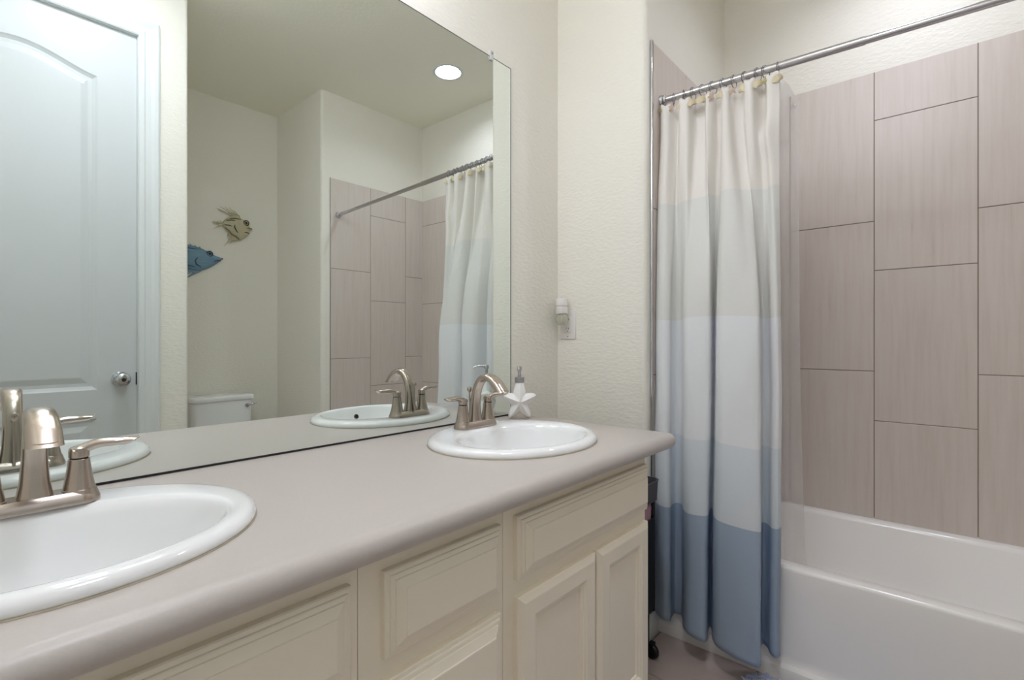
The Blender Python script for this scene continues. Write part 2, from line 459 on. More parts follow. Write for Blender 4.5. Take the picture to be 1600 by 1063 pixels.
# ------------------------------------------------------------------ vanity cabinets
YC = -0.533            # face-frame front
CAB_TOP = 0.7605
def raised_front(name, x0, x1, z0, z1, parent, kind='drawer'):
    bm = bmesh.new()
    out = [(x0, z0), (x1, z0), (x1, z1), (x0, z1)]
    place = lambda p, d: (p[0], YC - d, p[1])
    if kind == 'drawer':
        prof = [(0, 0), (0, 0.0110), (0.0020, 0.0130), (0.0075, 0.0140), (0.0082, 0.0165), (0.0100, 0.0175), (0.0150, 0.0185), (0.0158, 0.0205), (0.0300, 0.0275), (0.0310, 0.0290), (0.0330, 0.0294)]
    else:
        prof = [(0, 0), (0, 0.011), (0.0015, 0.013), (0.014, 0.0195), (0.016, 0.0200), (0.0480, 0.0200), (0.0500, 0.0180), (0.0560, 0.0165), (0.0580, 0.0135), (0.0650, 0.0110), (0.0665, 0.0070)]
    panel_loft(bm, out, prof, place)
    f = bm.faces.new([bm.verts.new(place(p, 0)) for p in out])
    bmesh.ops.remove_doubles(bm, verts=bm.verts, dist=1e-6)
    return obj(name, bm, M['cab'], parent)

def cabinet(label, x0, x1, fronts):
    t = thing('vanity_cabinet', label, 'cabinet', ((x0 + x1) / 2, -0.27, 0), 0, 'vanity cabinets')
    def child(o): o.location = (-(x0 + x1) / 2, 0.27, 0); return o
    bm = bmesh.new()
    e = 0.0006
    box(bm, x0 + e, x0 + 0.018, YC + 0.019, WY - 0.002, 0.0, CAB_TOP)        # sides
    box(bm, x1 - 0.018, x1 - e, YC + 0.019, WY - 0.002, 0.0, CAB_TOP)
    box(bm, x0 + 0.018, x1 - 0.018, -0.015, WY - 0.002, 0.09, CAB_TOP)       # back
    box(bm, x0 + 0.018, x1 - 0.018, YC + 0.019, -0.015, 0.09, 0.105)         # bottom
    child(obj('carcass', bm, M['cab'], t))
    bm = bmesh.new()
    cuts = sorted(fronts, key=lambda f: f[3])
    # face frame: stiles full height, rails between the fronts
    sl = min(f[1] for f in fronts) + 0.012; sr = max(f[2] for f in fronts) - 0.012
    box(bm, x0 + e, sl, YC, YC + 0.019, 0.09, CAB_TOP)
    box(bm, sr, x1 - e, YC, YC + 0.019, 0.09, CAB_TOP)
    zr = [(0.09, 0.114), (0.706, CAB_TOP)]
    rows = sorted({(f[3], f[4]) for f in fronts})
    for (a, b), (c_, d) in zip(rows, rows[1:]): zr.append((b - 0.012, c_ + 0.012))
    for a, b in zr: box(bm, sl, sr, YC, YC + 0.019, a, b)
    child(obj('face_frame', bm, M['cab'], t))
    child(obj('toe_kick', B(x0 + 0.018, x1 - 0.018, YC + 0.075, YC + 0.087, 0.0, 0.09), M['cab'], t))
    for kind, a, b, z0, z1 in fronts:
        child(raised_front('door' if kind == 'door' else kind, a, b, z0, z1, t, 'door' if kind == 'door' else 'drawer'))
    return t
cabinet('cream sink cabinet under the sink cut off by the photo edge', -0.214, 0.416,
        [('door', -0.192, 0.098, 0.072 + 0.03, 0.553), ('door', 0.106, 0.398, 0.102, 0.553), ('false_drawer_front', -0.192, 0.398, 0.583, 0.7195)])
cabinet('cream cabinet with a stack of drawers, between the two sink cabinets', 0.416, 0.742,
        [('drawer', 0.456, 0.724, 0.102, 0.310), ('drawer', 0.456, 0.724, 0.336, 0.5475), ('drawer', 0.456, 0.724, 0.581, 0.7185)])
cabinet('cream sink cabinet with long false drawer over two doors, beside the shower curtain', 0.742, 1.362,
        [('door', 0.7735, 1.070, 0.072, 0.5545), ('door', 1.0775, 1.3555, 0.072, 0.5545), ('false_drawer_front', 0.7735, 1.3525, 0.590, 0.7205)])

# ------------------------------------------------------------------ countertop with two oval cut-outs
SINKS = [(0.098, -0.307), (1.037, -0.307)]
SA, SB = 0.247, 0.215
def ellipse(cx, cy, a, b, n=64): return [(cx + a * math.cos(2 * PI * i / n), cy + b * math.sin(2 * PI * i / n)) for i in range(n)]
bm = bmesh.new()
x0, x1 = XL + 0.002, 1.425
yb = WY - 0.001; yf = -0.579
# nose profile in (y,z)
nose = [(yf - 0.024 * math.sin(a), CT - 0.0225 + 0.0225 * math.cos(a)) for a in [PI * k / 14 for k in range(15)]]
nose = [(yf, CT)] + nose[1:-1] + [(yf, CT - 0.045)]
rings = []
for xx, s in ((x0, 1.0), (x1 - 0.010, 1.0), (x1 - 0.004, 0.93), (x1 - 0.001, 0.84), (x1, 0.70)):
    r = []
    for y, z in nose:
        r.append((xx, yf + (y - yf) * s, CT - 0.0225 + (z - CT + 0.0225) * (s if s < 1 else 1)))
    rings.append(r)
Rn = loft(bm, rings, False, False, False, 0, True)
bm.faces.new(Rn[-1]); bm.faces.new(list(reversed(Rn[0])))
# slab behind the nose (top with holes)
xs_ = x1 - 0.0
top_o = [bm.verts.new(p) for p in ((x0, yf, CT), (x1 - 0.010, yf, CT), (x1 - 0.003, yf + 0.006, CT - 0.002), (x1 - 0.003, yb, CT - 0.002), (x1 - 0.010, yb, CT), (x0, yb, CT))]
def edges_loop(v): return [bm.edges.get((v[i], v[(i + 1) % len(v)])) or bm.edges.new((v[i], v[(i + 1) % len(v)])) for i in range(len(v))]
tv = [top_o[0], top_o[1], top_o[4], top_o[5]]
et = edges_loop(tv)
holes = []
for cx, cy in SINKS:
    h = [bm.verts.new((p[0], p[1], CT)) for p in ellipse(cx, cy, 0.230, 0.198)]
    et += edges_loop(h); holes.append(h)
bmesh.ops.triangle_fill(bm, use_beauty=True, use_dissolve=False, edges=et, normal=(0, 0, 1))
bm.faces.new((top_o[1], top_o[2], top_o[3], top_o[4]))
for h in holes:
    lo_ = [bm.verts.new((v.co.x, v.co.y, CT - 0.02)) for v in h]
    for i in range(len(h)): bm.faces.new((h[i], h[(i + 1) % len(h)], lo_[(i + 1) % len(h)], lo_[i]))
# end face and underside
e1 = [bm.verts.new(p) for p in ((x1, yf + 0.006, CT - 0.006), (x1, yb, CT - 0.006), (x1, yb, CT - 0.045), (x1, yf, CT - 0.045))]
bm.faces.new(e1)
bm.faces.new((top_o[2], top_o[3], e1[1], e1[0]))
bb = [bm.verts.new(p) for p in ((x0, yb, CT - 0.045), (x0, yf, CT - 0.045))]
u2 = [bm.verts.new(p) for p in ((x0, yf, CT - 0.045), (x1, yf, CT - 0.045), (x1, yf + 0.03, CT - 0.045), (x0, yf + 0.03, CT - 0.045))]
bm.faces.new(u2)
k1 = [bm.verts.new(p) for p in ((x1 - 0.03, yf + 0.03, CT - 0.045), (x1, yf + 0.03, CT - 0.045), (x1, yb, CT - 0.045), (x1 - 0.03, yb, CT - 0.045))]
bm.faces.new(k1)
bmesh.ops.remove_doubles(bm, verts=bm.verts, dist=1e-5)
top = obj('countertop', bm, M['counter'], None, smooth=30)
tag(top, 'long taupe laminate vanity countertop with rounded front edge, under both sinks', 'countertop')

# ------------------------------------------------------------------ sinks
def sink(cx, cy, label):
    t = thing('oval_sink', label, 'sink', (cx, cy, CT), 0, 'drop-in vanity sinks')
    n = 64; bm = bmesh.new()
    def ell(a, b, z, dy=0): return [(a * math.cos(2 * PI * i / n), dy + b * math.sin(2 * PI * i / n), z) for i in range(n)]
    by = -0.036
    rings = [ell(SA - 0.022, SB - 0.022, 0.0005), ell(SA - 0.002, SB - 0.002, 0.0008), ell(SA, SB, 0.004), ell(SA - 0.0005, SB - 0.0005, 0.010), ell(SA - 0.005, SB - 0.005, 0.016), ell(SA - 0.012, SB - 0.012, 0.0195),
             ell(SA - 0.022, SB - 0.021, 0.0205)]
    # deck blends to the bowl mouth, bowl set forward
    rings += [ell(0.208, 0.159, 0.0198, by + 0.006), ell(0.201, 0.153, 0.0182, by + 0.003), ell(0.195, 0.148, 0.012, by + 0.001), ell(0.190, 0.144, 0.0, by), ell(0.181, 0.136, -0.030, by), ell(0.168, 0.124, -0.065, by + 0.002),
              ell(0.140, 0.100, -0.098, by + 0.006), ell(0.100, 0.072, -0.122, by + 0.010), ell(0.055, 0.042, -0.134, by + 0.014), ell(0.026, 0.024, -0.138, by + 0.016), ell(0.022, 0.022, -0.139, by + 0.016)]
    # outer shell of the bowl
    loft(bm, rings, True, False, True)
    obj('basin', bm, M['porcelain'], t, smooth=60)
    bm = bmesh.new(); loft(bm, [ell(SA - 0.020, SB - 0.020, 0.0002), ell(SA + 0.0012, SB + 0.0012, 0.0002), ell(SA + 0.0006, SB + 0.0006, 0.0018), ell(SA - 0.004, SB - 0.004, 0.0026)], True, False, False)
    obj('caulk_bead', bm, M['caulk'], t, smooth=60)
    bm = bmesh.new(); lathe(bm, [(0.021, -0.1392), (0.021, -0.1365), (0.016, -0.1355), (0.012, -0.1375), (0.004, -0.1378)], 0, by + 0.016, 24)
    obj('drain', bm, M['nickel'], t, smooth=40)
    # overflow hole in the front wall of the bowl
    bm = bmesh.new(); lathe(bm, [(0.0, 0.0045), (0.0075, 0.0045), (0.0095, 0.004), (0.010, 0.0)], 0, 0, 20, cap0=False, cap1=False)
    nrm = Vector((0, 1, 0.30)).normalized()
    q = Vector((0, 0, 1)).rotation_difference(nrm).to_matrix().to_4x4()
    bmesh.ops.transform(bm, matrix=Matrix.Translation((0, by - 0.1415, -0.016)) @ q, verts=bm.verts)
    ov = obj('overflow_ring', bm, M['nickel'], t, smooth=40)
    bm = bmesh.new(); lathe(bm, [(0.0078, 0.0047), (0.0078, 0.0053), (0.006, 0.0055)], 0, 0, 20, cap0=False)
    bmesh.ops.transform(bm, matrix=Matrix.Translation((0, by - 0.1415, -0.016)) @ q, verts=bm.verts)
    obj('overflow_hole', bm, M['dark'], ov)
    return t
sink(*SINKS[0], 'white oval drop-in sink cut off by the photo edge, before the door reflection')
sink(*SINKS[1], 'white oval drop-in sink beside the starfish soap dispenser')

# ------------------------------------------------------------------ faucets
def faucet(cx, label, fy=-0.157):
    z = CT + 0.0205
    t = thing('faucet', label, 'faucet', (cx, fy, z), 0, 'brushed nickel centerset faucets')
    # base: stadium plate with raised ends
    bm = bmesh.new()
    def stad(L, r, zz, n=14):
        p = []
        for s in (1, -1):
            for k in range(n + 1):
                a = -PI / 2 + PI * k / n if s > 0 else PI / 2 + PI * k / n
                p.append((s * L + r * math.cos(a), r * math.sin(a), zz))
        return p
    loft(bm, [stad(0.050, 0.0275, 0), stad(0.050, 0.0275, 0.004), stad(0.050, 0.0265, 0.008), stad(0.050, 0.0225, 0.0155), stad(0.050, 0.0195, 0.0185)], True, True, True)
    obj('base_plate', bm, M['nickel'], t, smooth=35)
    for s in (-1, 1):
        bm = bmesh.new()
        lathe(bm, [(0.0255, 0.004), (0.0245, 0.010), (0.0215, 0.0195), (0.0205, 0.0200), (0.0185, 0.030), (0.0160, 0.045), (0.0142, 0.058), (0.0134, 0.066), (0.0128, 0.0665)], s * 0.051, 0, 32)
        hb = obj('handle_base', bm, M['nickel'], t, smooth=30)
        bm = bmesh.new(); lathe(bm, [(0.0115, 0.066), (0.0115, 0.0695)], s * 0.051, 0, 24); obj('seam_ring', bm, M['dark'], hb)
        bm = bmesh.new()
        lathe(bm, [(0.0130, 0.0690), (0.0132, 0.0780), (0.0120, 0.0830), (0.0070, 0.0860)], s * 0.051, 0, 28)
        pts = catmull([(s * 0.044, 0, 0.0765), (s * 0.056, -0.0005, 0.0815), (s * 0.074, -0.003, 0.0875), (s * 0.096, -0.006, 0.0880), (s * 0.114, -0.009, 0.0880), (s * 0.127, -0.011, 0.0920)], 22)
        fl = []
        for k in range(22):
            u = k / 21
            wdt = 0.0125 - 0.0035 * math.sin(PI * min(1, u * 1.6)) if u < 0.62 else 0.0092 + 0.0026 * math.sin(PI * (u - 0.62) / 0.38 * 0.8)
            if u > 0.9: wdt *= max(0.12, (1 - u) / 0.1) ** 0.5
            fl.append((wdt, (0.0090 - 0.0026 * min(1, u * 1.5)) * (1.0 if u < 0.72 else max(0.25, 1 - ((u - 0.72) / 0.28) ** 1.6))))
        tube(bm, pts, 0, 16, flat=fl)
        obj('lever', bm, M['nickel'], t, smooth=45)
    # spout: flat-bodied arc with a hooded end
    ctrl = [(0, 0.002, 0.012), (0, 0.003, 0.040), (0, 0.001, 0.076), (0, -0.008, 0.113), (0, -0.026, 0.139), (0, -0.049, 0.1470), (0, -0.071, 0.1400), (0, -0.089, 0.1250), (0, -0.102, 0.1100)]
    pts = catmull(ctrl, 34)
    bm = bmesh.new(); rings = []
    wk = [0.0225, 0.0175, 0.0150, 0.0145, 0.0155, 0.0175, 0.0192, 0.0205, 0.0210]
    hk = [0.0195, 0.0150, 0.0125, 0.0112, 0.0105, 0.0105, 0.0115, 0.0130, 0.0140]
    seg = 28
    for i, p in enumerate(pts):
        tt = (pts[min(i + 1, 33)] - pts[max(i - 1, 0)]).normalized()
        nrm = Vector((1, 0, 0)).cross(tt).normalized()
        u = i / 33 * 8; a = min(int(u), 7); fr = u - a
        w_ = wk[a] * (1 - fr) + wk[a + 1] * fr; h_ = hk[a] * (1 - fr) + hk[a + 1] * fr
        r = []
        for k in range(seg):
            an = 2 * PI * k / seg; cx_, sy_ = math.cos(an), math.sin(an)
            e_ = 2.6
            r.append(p + Vector((1, 0, 0)) * w_ * math.copysign(abs(cx_) ** (2 / e_), cx_) + nrm * h_ * math.copysign(abs(sy_) ** (2 / e_), sy_))
        rings.append(r)
    td_ = (pts[-1] - pts[-2]).normalized()      # end cut level, hooding the outlet
    for q_ in (-3, -2, -1):
        rings[q_] = [v + td_ * max(-0.020, min(0.030, (pts[-1].z - 0.002 + (-1 - q_) * 0.0022 - v.z) / td_.z)) for v in rings[q_]]
    loft(bm, rings, True, True, False)
    cpt = sum(rings[-1], Vector()) / len(rings[-1])
    # recessed end
    r1 = [cpt + (v - cpt) * 0.86 for v in rings[-1]]
    tdir = (pts[-1] - pts[-2]).normalized()
    r2 = [v + Vector((0, 0.002, 0.006)) for v in r1]
    loft(bm, [rings[-1], r1, r2], True, False, True)
    sp = obj('spout', bm, M['nickel'], t, smooth=50)
    bm = bmesh.new(); lathe(bm, [(0.0085, -0.004), (0.0085, 0.002), (0.0065, 0.0025), (0.006, 0.0)], seg=20)
    q = Matrix.Rotation(PI, 4, 'X')
    bmesh.ops.transform(bm, matrix=Matrix.Translation(cpt + Vector((0, 0.002, 0.002))) @ q, verts=bm.verts)
    obj('aerator', bm, M['collar'], sp, smooth=40)
    # pop-up rod behind the spout
    bm = bmesh.new()
    tube(bm, [(0, 0.024, 0.012), (0, 0.0245, 0.06), (0, 0.026, 0.100)], 0.0026, 10)
    lathe(bm, [(0.003, 0.098), (0.0065, 0.103), (0.0080, 0.108), (0.0060, 0.113), (0.002, 0.1145)], 0, 0.026, 16)
    obj('lift_rod', bm, M['nickel'], t, smooth=40)
    return t
faucet(0.0945, 'brushed nickel two-handle faucet on the sink cut off by the photo edge', -0.170)
faucet(1.038, 'brushed nickel two-handle faucet beside the starfish soap dispenser')

# ------------------------------------------------------------------ mirror
mr = thing('wall_mirror', 'large frameless wall mirror above the vanity countertop', 'mirror', (0.55, 0, CT))
def mo(o): o.location = (-0.55, 0, -CT); return o
MX0, MX1, MZ0, MZ1 = XL + 0.004, 1.373, CT + 0.0044, 2.069
bm = bmesh.new()
fs = box(bm, MX0, MX1, 0.0, 0.005, MZ0, MZ1, 1)
for f in fs:
    if abs(f.normal.y) > 0.9 or all(abs(v.co.y) < 1e-6 for v in f.verts): f.material_index = 0 if all(abs(v.co.y) < 1e-6 for v in f.verts) else 1
mo(obj('mirror_glass', bm, [M['mirror'], M['mirror_edge']], mr))
mo(obj('bottom_channel', B(MX0, MX1, -0.0018, 0.0055, CT + 0.0006, CT + 0.0048), M['dark'], mr))
bm = bmesh.new()
box(bm, 1.371, 1.3745, -0.0006, 0.0054, MZ0, MZ1)
box(bm, MX0, MX1, -0.0006, 0.0054, MZ1 - 0.0008, MZ1 + 0.0016)
mo(obj('mirror_edging', bm, M['mirror_edge'], mr))
for cx in (1.268, 0.15):
    bm = bmesh.new()
    box(bm, cx - 0.008, cx + 0.008, -0.0060, -0.0008, MZ1 - 0.013, MZ1 + 0.004, 0, 0.002)
    box(bm, cx - 0.008, cx + 0.008, -0.0060, WY, MZ1 + 0.0018, MZ1 + 0.020, 0, 0.002)
    k = mo(obj('mirror_clip', bm, M['clear'], mr, smooth=40))
    bm = bmesh.new(); lathe(bm, [(0.004, 0), (0.004, 0.002), (0.002, 0.003)], seg=12)
    bmesh.ops.transform(bm, matrix=Matrix.Translation((cx, -0.0061, MZ1 + 0.010)) @ Matrix.Rotation(PI / 2, 4, 'X'), verts=bm.verts)
    s = obj('screw', bm, M['steel'], k, smooth=40)

# ------------------------------------------------------------------ starfish soap dispenser
ds = thing('soap_dispenser', 'white ceramic starfish soap dispenser with grey pump, against the mirror corner', 'soap dispenser', (1.328, -0.080, CT), math.radians(-45))
# local frame: +x along star width, -y is the front
bm = bmesh.new()
cz = 0.0605; n = 100; NR = 10
def star_r(a):
    # a measured from straight up
    k = (a / (2 * PI / 5)) % 1.0
    d = abs(k - 0.5) * 2       # 1 at arm tip, 0 between arms
    return 0.0315 + 0.0365 * d ** 1.55 - 0.006 * max(0, d - 0.8) / 0.2
grid = {}
for sgn in (-1, 1):
    rows = []
    for j in range(NR + 1):
        f = j / NR; row = []
        for i in range(n):
            a = 2 * PI * i / n; R = star_r(a)
            k = (a / (2 * PI / 5)) % 1.0; d = abs(k - 0.5) * 2
            r = R * f
            ridge = 0.010 * (d ** 3) * (1 - f ** 2.2)
            dep = 0.0255 * math.sqrt(max(0, 1 - f ** 2.4)) * (1 - 0.15 * f) + ridge
            x = r * math.sin(a); zz = cz + 1.14 * r * math.cos(a)
            zz = max(zz, 0.0005)
            row.append((x, sgn * dep, zz))
        rows.append(row)
    loft(bm, rows[1:], True, False, False)
    cv = bm.verts.new((0, sgn * 0.0245, cz))
    bm.verts.ensure_lookup_table()
    base = [v for v in bm.verts][-(1 + n * NR):-(1 + n * NR) + n]
    for i in range(n):
        f_ = bm.faces.new((base[i], base[(i + 1) % n], cv)); f_.smooth = True
bmesh.ops.remove_doubles(bm, verts=bm.verts, dist=2e-5)
# neck
lathe(bm, [(0.0225, 0.086), (0.0205, 0.098), (0.0178, 0.110), (0.0155, 0.119), (0.0142, 0.1265), (0.012, 0.127)], seg=28)
obj('starfish_body', bm, M['ceramic'], ds, smooth=60)
bm = bmesh.new(); lathe(bm, [(0.0160, 0.1265), (0.0165, 0.1275), (0.0165, 0.1440), (0.0150, 0.1455), (0.006, 0.1458)], seg=28)
obj('pump_collar', bm, M['collar'], ds, smooth=40)
bm = bmesh.new()
lathe(bm, [(0.0058, 0.1455), (0.0058, 0.168), (0.0088, 0.1685), (0.0088, 0.180), (0.0075, 0.1825)], seg=20)
tube(bm, [(-0.002, -0.004, 0.1780), (-0.005, -0.026, 0.1785), (-0.007, -0.040, 0.1765), (-0.008, -0.046, 0.1725)], [0.0052, 0.0045, 0.0036, 0.0030], 12)
obj('pump_head', bm, M['steel'], ds, smooth=40)

# ------------------------------------------------------------------ outlet and air freshener on the wing wall
ot = thing('wall_outlet', 'white duplex outlet plate on the wing wall, behind the air freshener', 'outlet', (XW, -0.048, 1.142))
bm = bmesh.new(); box(bm, -0.006, 0, -0.0365, 0.0365, -0.058, 0.058, 0, 0.003)
obj('cover_plate', bm, M['plastic_white'], ot, smooth=40)
bm = bmesh.new(); box(bm, -0.0085, -0.005, -0.0175, 0.0175, -0.034, 0.034, 0, 0.0015)
dc = obj('receptacle', bm, M['plastic_white'], ot, smooth=40)
for zz in (0.018, -0.018):
    bm = bmesh.new()
    box(bm, -0.0089, -0.0080, 0.0045, 0.0065, zz - 0.001, zz + 0.007); box(bm, -0.0089, -0.0080, -0.0065, -0.0045, zz - 0.001, zz + 0.006)
    box(bm, -0.0089, -0.0080, -0.002, 0.002, zz - 0.0105, zz - 0.0065)
    obj('slots', bm, M['dark'], dc)
for zz in (0.048, -0.048):
    bm = bmesh.new(); lathe(bm, [(0.003, 0), (0.003, 0.0012), (0.001, 0.0018)], seg=12)
    bmesh.ops.transform(bm, matrix=Matrix.Translation((-0.0058, 0, zz)) @ Matrix.Rotation(-PI / 2, 4, 'Y'), verts=bm.verts)
    obj('plate_screw', bm, M['collar'], ot, smooth=40)
af = thing('air_freshener', 'white plug-in air freshener with clear oil bulb, in the wall outlet', 'air freshener', (XW - 0.0092, -0.041, 1.176))
bm = bmesh.new()
lathe(bm, [(0.0235, 0.008), (0.0250, 0.012), (0.0245, 0.034), (0.0225, 0.036), (0.0225, 0.038), (0.0245, 0.040), (0.0245, 0.064), (0.0225, 0.0685), (0.019, 0.067), (0.018, 0.060)], -0.027, 0, 32, sy=0.98)
box(bm, -0.020, 0.0, -0.014, 0.014, 0.0, 0.040, 0, 0.003)
obj('freshener_body', bm, M['plastic_white'], af, smooth=35)
bm = bmesh.new()
lathe(bm, [(0.010, -0.0355), (0.018, -0.0345), (0.0235, -0.026), (0.0240, -0.010), (0.0215, 0.002), (0.0140, 0.008)], -0.027, 0, 28)
bl = obj('oil_bottle', bm, M['oil'], af, smooth=40)
bm = bmesh.new(); tube(bm, [(-0.027, 0, -0.03), (-0.027, 0, 0.008)], 0.003, 8); obj('wick', bm, M['plastic_white'], bl)

# ------------------------------------------------------------------ bathtub
tb = thing('bathtub', 'white alcove bathtub with plain apron behind the shower curtain', 'bathtub', (2.15, (YW + YF) / 2, 0))
def tc_(o): o.location = (-2.15, -(YW + YF) / 2, 0); return o
def rrect(x0, x1, y0, y1, r, z, n=7):
    p = []
    for cx, cy, a0 in ((x1 - r, y1 - r, 0), (x0 + r, y1 - r, PI / 2), (x0 + r, y0 + r, PI), (x1 - r, y0 + r, 1.5 * PI)):
        for k in range(n + 1):
            a = a0 + PI / 2 * k / n; p.append((cx + r * math.cos(a), cy + r * math.sin(a), z))
    return p
TY0, TY1, TX1 = YF + 0.002, YW - 0.002, XB - 0.001
RZ = 0.353
bm = bmesh.new()
rings = [rrect(XF + 0.006, TX1, TY0, TY1, 0.004, RZ), rrect(XF + 0.052, TX1 - 0.042, TY0 + 0.075, TY1 - 0.06, 0.09, RZ), rrect(XF + 0.060, TX1 - 0.050, TY0 + 0.085, TY1 - 0.07, 0.09, RZ - 0.004),
         rrect(XF + 0.066, TX1 - 0.054, TY0 + 0.095, TY1 - 0.075, 0.09, RZ - 0.016), rrect(XF + 0.085, TX1 - 0.068, TY0 + 0.16, TY1 - 0.10, 0.10, 0.16), rrect(XF + 0.105, TX1 - 0.085, TY0 + 0.24, TY1 - 0.13, 0.11, 0.085),
         rrect(XF + 0.14, TX1 - 0.115, TY0 + 0.30, TY1 - 0.165, 0.10, 0.060), rrect(XF + 0.20, TX1 - 0.17, TY0 + 0.36, TY1 - 0.22, 0.08, 0.055)]
loft(bm, rings, True, False, True)
tc_(obj('basin', bm, M['tub'], tb, smooth=50))
bm = bmesh.new()
ap = [(1.757, 0.0), (1.757, 0.030), (1.760, 0.040), (1.768, 0.046), (1.776, 0.049), (1.781, 0.058), (1.783, 0.075), (1.7875, 0.300), (1.7885, 0.340), (1.790, 0.348), (1.795, RZ), (1.83, RZ - 0.0005), (1.83, 0.0)]
prism(bm, ap, 'Y', TY0 + 0.0, TY1, 0, True)
tc_(obj('apron', bm, M['tub'], tb, smooth=35))
bm = bmesh.new(); box(bm, TX1 - 0.006, TX1 + 0.0, TY0, TY1, RZ - 0.001, RZ + 0.004)
tc_(obj('caulk_line', bm, M['tub'], tb))

# ------------------------------------------------------------------ shower rod
def rod_at(y):
    s = (y - YW) / (YF - YW); return Vector((1.782, y, 1.976 + s * (1.928 - 1.976)))
RODR = 0.0125
rd = thing('shower_rod', 'brushed steel tension rod across the tub alcove', 'curtain rod', rod_at((YW + YF) / 2))
def rc(o): o.location = -rod_at((YW + YF) / 2); return o
bm = bmesh.new(); tube(bm, [rod_at(YW - 0.012), rod_at(-1.02)], 0.0125, 24); rc(obj('outer_tube', bm, M['steel'], rd, smooth=40))
bm = bmesh.new(); tube(bm, [rod_at(-1.02), rod_at(YF + 0.012)], 0.0110, 24); rc(obj('inner_tube', bm, M['steel'], rd, smooth=40))
for y, s in ((YW - 0.0082, -1), (YF + 0.0082, 1)):
    bm = bmesh.new(); p = rod_at(y)
    loft(bm, [[(p.x + r * math.cos(2 * PI * k / 24), y + s * d, p.z + r * math.sin(2 * PI * k / 24)) for k in range(24)] for r, d in ((0.021, 0), (0.021, 0.004), (0.0185, 0.010), (0.0165, 0.022), (0.0128, 0.024))])
    rc(obj('end_flange', bm, M['chrome'], rd, smooth=40))

# ------------------------------------------------------------------ shower curtain: loft of fold profiles
def from_app(ya, x):   # fold position measured along X = 1.74 carried to depth x along the sight line of a standing viewer
    return ((ya + 1.2066) * x / 1.74 - 1.2066)
low_prof = [(-.386, 1.764), (-.388, 1.730), (-.400, 1.695), (-.422, 1.685), (-.442, 1.698), (-.450, 1.735), (-.462, 1.764), (-.482, 1.764), (-.489, 1.735), (-.492, 1.690), (-.508, 1.660), (-.535, 1.653), (-.562, 1.656),
            (-.576, 1.676), (-.580, 1.730), (-.588, 1.764), (-.593, 1.735), (-.596, 1.680), (-.614, 1.645), (-.655, 1.634), (-.705, 1.632), (-.744, 1.640), (-.750, 1.670), (-.748, 1.735), (-.756, 1.764), (-.770, 1.752), (-.780, 1.722), (-.796, 1.718), (-.806, 1.745)]
mid_prof = [(-.383, 1.768), (-.386, 1.735), (-.398, 1.710), (-.420, 1.703), (-.442, 1.715), (-.452, 1.745), (-.468, 1.768), (-.486, 1.766), (-.492, 1.735), (-.497, 1.705), (-.512, 1.688), (-.545, 1.683), (-.580, 1.690),
            (-.590, 1.706), (-.595, 1.740), (-.601, 1.768), (-.606, 1.740), (-.610, 1.704), (-.628, 1.680), (-.668, 1.672), (-.712, 1.672), (-.740, 1.680), (-.746, 1.704), (-.744, 1.745), (-.754, 1.770), (-.770, 1.760), (-.780, 1.735), (-.798, 1.732), (-.807, 1.755)]
top_prof = [(-.392, 1.784), (-.396, 1.764), (-.412, 1.756), (-.430, 1.760), (-.442, 1.790), (-.452, 1.800), (-.464, 1.780), (-.472, 1.758), (-.488, 1.752), (-.506, 1.758), (-.514, 1.794), (-.526, 1.804), (-.548, 1.800), (-.558, 1.772), (-.568, 1.756),
            (-.582, 1.770), (-.590, 1.802), (-.606, 1.800), (-.614, 1.768), (-.626, 1.750), (-.642, 1.756), (-.650, 1.796), (-.676, 1.804), (-.688, 1.772), (-.700, 1.750), (-.720, 1.752), (-.732, 1.792), (-.748, 1.796), (-.764, 1.758), (-.797, 1.764)]
NS = 260
def dens(p, app=True):
    q = [(from_app(a, x) if app else a, x, 0) for a, x in p]
    return catmull(q, NS)
PL, PM, PT = dens(low_prof), dens(mid_prof), dens(top_prof, False)
ZTOP, ZB = 1.930, 0.088
def sm(t): t = max(0, min(1, t)); return t * t * (3 - 2 * t)
bm = bmesh.new(); uv = bm.loops.layers.uv.new('UVMap')
NZ = 110; grid = []
def rod_top(y): return rod_at(y).z - 0.024
HOOKS = [-.402, -.440, -.478, -.512, -.547, -.582, -.617, -.652, -.690, -.728, -.752, -.788]
for j in range(NZ + 1):
    v = j / NZ; row = []
    for i in range(NS):
        s = i / (NS - 1)
        ztop = rod_top(PT[i].x)
        dmin = min(abs(PT[i].x - h) for h in HOOKS)
        ztop -= 0.012 * sm(dmin / 0.022)
        zb = ZB + 0.004 * math.sin(s * 23)
        z = zb + (ztop - zb) * v
        # blend of the three profiles by height
        if z > 1.05:
            t = sm((z - 1.05) / (1.93 - 1.05)); t = t ** 1.25; p = PM[i].lerp(PT[i], t)
        else:
            t = sm((z - 0.05) / 1.0); p = PL[i].lerp(PM[i], t)
        y, x = p.x, p.y
        nx = noise.noise(Vector((y * 9, z * 3.2, 1.7))) * 0.006 + noise.noise(Vector((y * 30, z * 7, 4.7))) * 0.0022
        x = min(x + nx, 1.764 if z < 0.40 else 1.80)
        y += noise.noise(Vector((y * 7, z * 2.6, 8.1))) * 0.004
        if z > 1.5 and s > 0.80:      # pulled swag near the end hook
            k = math.exp(-((z - 1.745) / 0.055) ** 2) * math.exp(-((s - 0.92) / 0.05) ** 2)
            x -= 0.034 * k
            k2 = math.exp(-((z - 1.80) / 0.05) ** 2) * math.exp(-((s - 0.905) / 0.025) ** 2)
            x += 0.022 * k2
        y = min(y, YW - 0.0105)
        row.append((bm.verts.new((x, y, z)), z + (0.006 * math.sin(s * 9))))
    grid.append(row)
